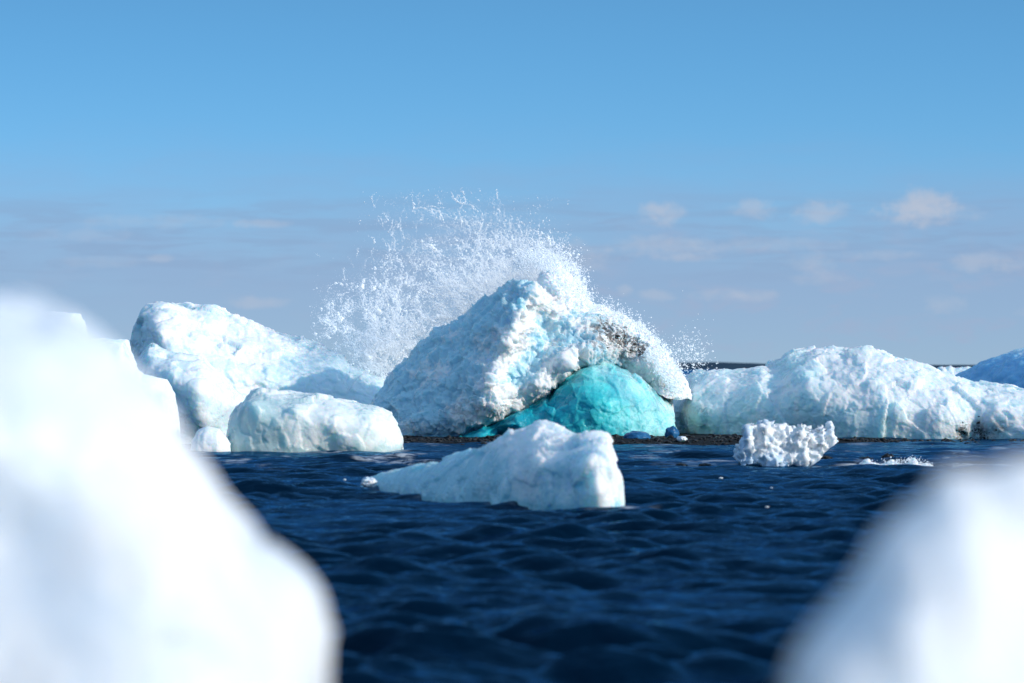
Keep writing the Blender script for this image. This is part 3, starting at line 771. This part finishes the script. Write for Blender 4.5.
# ------------------------------------------------------------------ the breaking wave: spray and foam
def spray():
    # lobes: centre px, py, sigma along, sigma across, angle (deg, up), count weight
    lobes = [(352, 318, 30, 20, 35, 1.0), (335, 312, 18, 10, 20, .45), (388, 300, 34, 16, 65, 1.3), (385, 345, 22, 20, 60, 2.6), (378, 360, 14, 12, 45, 1.4), (412, 340, 22, 20, 40, 1.7), (440, 300, 34, 26, 40, 2.2),
             (430, 245, 34, 22, 50, .9), (450, 215, 34, 16, 0, .45), (475, 262, 34, 26, 30, 2.2), (480, 292, 34, 18, 32, 2.6), (515, 257, 26, 14, 0, 1.5), (537, 264, 22, 10, -30, 1.9), (500, 238, 26, 16, 10, .6), (400, 215, 24, 14, 0, .12)]
    wt = np.array([l[5] for l in lobes]); wt = wt / wt.sum()
    def pick(N):
        C = []
        for l, k in zip(lobes, wt):
            m = int(N * k); th = R(l[4])
            a = rng.normal(size=m) * l[2]; b = rng.normal(size=m) * l[3]
            C.append(np.stack([l[0] + a * math.cos(th) - b * math.sin(th), l[1] - a * math.sin(th) - b * math.cos(th)], -1))
        P = np.concatenate(C)
        q = np.stack([P[:, 0] / 22, P[:, 1] / 22, 0 * P[:, 0]], -1)
        f = ridged(q, 4, .65) + .35 * fbm(q * 3.1, 3)
        return P[rng.random(len(P)) < np.clip(.06 + .9 * sstep(-.15, .95, f), 0, 1)]
    # mist of fine drops
    mist = pick(110000); ms = rng.lognormal(math.log(.0040), .35, len(mist))
    # ropes: drops strung along short bent streaks thrown outwards from the impact
    seed = pick(6500); m = len(seed)
    src = np.where((seed[:, 0] < 425)[:, None], np.array([[392., 395.]]), np.array([[545., 345.]]))
    dv = seed - src; ang = np.arctan2(dv[:, 1], dv[:, 0]) + rng.normal(0, .45, m)
    L = rng.lognormal(math.log(7.5), .65, m); nd = np.clip((L * rng.uniform(.8, 3.4, m)).astype(int), 3, 70)
    bend = rng.normal(0, .05, m); sz = rng.lognormal(math.log(.0075), .5, m)
    idx = np.repeat(np.arange(m), nd); t = rng.random(len(idx))
    along = (t - .3) * L[idx]; off = bend[idx] * along ** 2 + rng.normal(0, .55, len(idx)) * (.4 + t)
    rope = seed[idx] + np.stack([np.cos(ang[idx]) * along - np.sin(ang[idx]) * off, np.sin(ang[idx]) * along + np.cos(ang[idx]) * off + .03 * along ** 2], -1)
    rs = sz[idx] * rng.lognormal(0, .3, len(idx)) * (1.15 - .5 * t)
    # scattered fat drops
    fat = pick(2600); fs_ = rng.lognormal(math.log(.018), .35, len(fat))
    P = np.concatenate([mist, rope, fat]); s = np.concatenate([ms, rs, fs_])
    keep = P[:, 1] > 186 + 0.02 * np.abs(P[:, 0] - 450) + 10 * rng.random(len(P))
    sh = np.interp(P[:, 0], [300, 384, 409, 436, 466, 504, 514, 548, 600], [390, 392, 367, 342, 323, 300, 292, 305, 330])
    keep &= (P[:, 1] < sh) & (P[:, 0] > 308 + 14 * rng.random(len(P))) & (P[:, 0] < 592)
    P, s = P[keep], s[keep]
    s *= 0.72 + 0.5 * sstep(225, 330, P[:, 1])
    Yd = 90.2 + (P[:, 0] - 330) * 0.0135 + rng.normal(0, .4, len(P))
    print('spray drops', len(P))
    return [(np.stack([px2x(P[:, 0], Yd), Yd, py2z(P[:, 1], Yd)], -1), s)]
def foam_lobes(line, n, spread, size, Y0, Ysp, up):
    line = resample(line, 1.0)
    i = rng.integers(0, len(line), n)
    p = line[i] + np.stack([rng.normal(0, spread, n), rng.normal(0, spread * .7, n) - np.abs(rng.exponential(up, n))], -1)
    q = np.stack([p[:, 0] / 9, p[:, 1] / 9, 0 * p[:, 0] + 4], -1)
    k = rng.random(n) < .25 + .75 * sstep(-.3, .7, ridged(q, 3))
    p = p[k]
    Yd = Y0 + rng.normal(0, Ysp, len(p))
    s = rng.lognormal(math.log(size), .45, len(p))
    return np.stack([px2x(p[:, 0], Yd), Yd, py2z(p[:, 1], Yd)], -1), s
foam_body = berg('foam', 'thick white foam of the burst wave tumbling over the crest of the central iceberg', 'foam',
     [(536, 318), (540, 288), (546, 272), (554, 268), (562, 274), (570, 286), (578, 298), (590, 308), (606, 312), (622, 318), (638, 328), (652, 341), (664, 354), (674, 368), (684, 382), (690, 391), (692, 400)],
     86.9, .9, .8, M['foam'], base=[(536, 330), (580, 345), (640, 370), (692, 401)],
     noise=[('b', .45, .10), ('b', .16, .05), ('r', .07, .03)], pa=.8, pb=.8, step=.8, seed=120.0)
foam_body['kind'] = 'stuff'
foam_fall = berg('foam', 'white foam pouring down the right end of the central iceberg', 'foam',
     [(644, 396), (648, 372), (653, 360), (660, 358), (668, 366), (676, 376), (684, 386), (689, 394), (690, 400)],
     86.2, .45, .6, M['foam'], base=[(644, 380), (655, 392), (665, 398), (676, 400), (690, 398)],
     noise=[('b', .35, .07), ('b', .14, .04), ('r', .07, .02)], pa=.8, pb=.8, step=.7, seed=124.0, paint={'frost': [(665, 385, 40, .5)]})
foam_fall['kind'] = 'stuff'
parts = spray()
crest = [(505, 274), (520, 268), (540, 266), (556, 274), (568, 286), (578, 298), (590, 308), (606, 313), (622, 319), (638, 329), (652, 342), (664, 355), (674, 370), (683, 385)]
parts.append(foam_lobes(crest[2:], 11000, 2.3, .009, 86.3, .6, 3.5))
parts.append(foam_lobes([(520, 262), (545, 262), (560, 268), (572, 284), (582, 298)], 12000, 6, .010, 87.6, .9, 6))
parts.append(foam_lobes([(648, 352), (660, 368), (670, 382), (678, 392)], 5000, 4, .010, 85.6, .25, 1))
parts.append(foam_lobes([(690, 372), (700, 360), (690, 350), (680, 352)], 700, 9, .011, 85.5, .4, 6))
C = np.concatenate([p[0] for p in parts]); S = np.concatenate([p[1] for p in parts])
OCT = (np.array([[1, 0, 0], [-1, 0, 0], [0, 1, 0], [0, -1, 0], [0, 0, 1], [0, 0, -1]], float),
       np.array([[0, 2, 4], [2, 1, 4], [1, 3, 4], [3, 0, 4], [2, 0, 5], [1, 2, 5], [3, 1, 5], [0, 3, 5]]))
sp = scatter('spray', *OCT, C, S, M['spray'], .25, True)
tag(sp, 'white spray and foam of a wave bursting over the central iceberg', 'spray', kind='stuff')
# foam patch in the shallows
_fr = np.random.default_rng(41)
_fx = np.linspace(860, 934, 38)
_ft = 467.0 - (1.2 + 3.0 * np.exp(-((_fx - 868) / 6) ** 2) + 2.4 * np.exp(-((_fx - 893) / 5) ** 2) + 4.5 * np.exp(-((_fx - 913) / 3.0) ** 2) + 1.2 * _fr.random(38))
_ft[0] = _ft[-1] = 469
fb = berg('foam', 'line of white foam breaking in the shallows at right', 'foam', list(zip(_fx, _ft)), 60.2, .25, .3, M['foam'], sink=.04,
          noise=[('b', .12, .03), ('r', .05, .015)], pa=.8, pb=.8, step=.5, seed=130.0, wet=0)
fb['kind'] = 'stuff'
fc, fs = foam_lobes([(862, 466), (880, 465.8), (895, 464), (913, 461.5), (930, 465.8)], 900, 1.3, .006, 60.0, .3, 1.2)
fp = scatter('foam', *OCT, fc, fs, M['spray'], .25, True)
tag(fp, 'flecks of white foam thrown up along the breaking line at right', 'foam', kind='stuff')
# tiny ice specks added to stand for glints on the dark water
for i in range(14):
    if i < 8: px, py = _fr.uniform(636, 790), _fr.uniform(476, 520)
    elif i < 11: px, py = _fr.uniform(240, 400), _fr.uniform(456, 500)
    else: px, py = _fr.uniform(560, 740), _fr.uniform(452, 470)
    rock('ice_fragment', 'tiny ice speck added as a glint on the dark water', 'ice fragment', px, py, _fr.uniform(.9, 1.7), _fr.uniform(.45, .8), M['ice_clear'], None, 'added glint specks afloat', seed=60 + i, rough=.6, up=.03)

# fine mist hanging in the burst: a thin volume of air full of droplets
def build_mist():
    V, Fc = I4
    Yd = 91.2
    c = np.array([px2x(470, Yd), Yd, py2z(300, Yd)])
    o = mesh_obj('mist', V * np.array([3.7, 1.7, 2.5]) + c, Fc, mist_mat(), None, None, True, tuple(c))
    return tag(o, 'thin white mist drifting inside the burst of spray', 'mist', kind='stuff')
def mist_mat():
    m = bpy.data.materials.new('spray_mist'); m.use_nodes = True
    t = NT(m.node_tree)
    co = t.node('ShaderNodeTexCoord').outputs['Object']
    n = t.noise(co, 1.1, 4, 0.6, 0.6)
    ln = t.node('ShaderNodeVectorMath', operation='LENGTH'); t.put(ln.inputs[0], t.mapping(co, (1 / 3.7, 1 / 1.7, 1 / 2.5)))
    ln2 = t.node('ShaderNodeVectorMath', operation='LENGTH'); t.put(ln2.inputs[0], t.mapping(co, (1 / 1.5, 1 / 1.7, 1 / 1.3), (-.75, 0, -.1)))
    f = t.math('MULTIPLY', t.smooth(ln.outputs['Value'], 1.0, 0.25), t.smooth(n, 0.40, 0.68))
    f = t.math('MULTIPLY_ADD', f, 0.22, t.math('MULTIPLY', t.math('MULTIPLY', t.smooth(ln2.outputs['Value'], 1.0, 0.1), t.smooth(n, 0.3, 0.6)), 0.35))
    v = t.node('ShaderNodeVolumePrincipled'); v.inputs['Color'].default_value = (0.97, 0.98, 1.0, 1)
    v.inputs['Anisotropy'].default_value = 0.1
    t.put(v.inputs['Density'], f)
    o = t.node('ShaderNodeOutputMaterial'); t.l.new(v.outputs[0], o.inputs['Volume'])
    return m
build_mist()
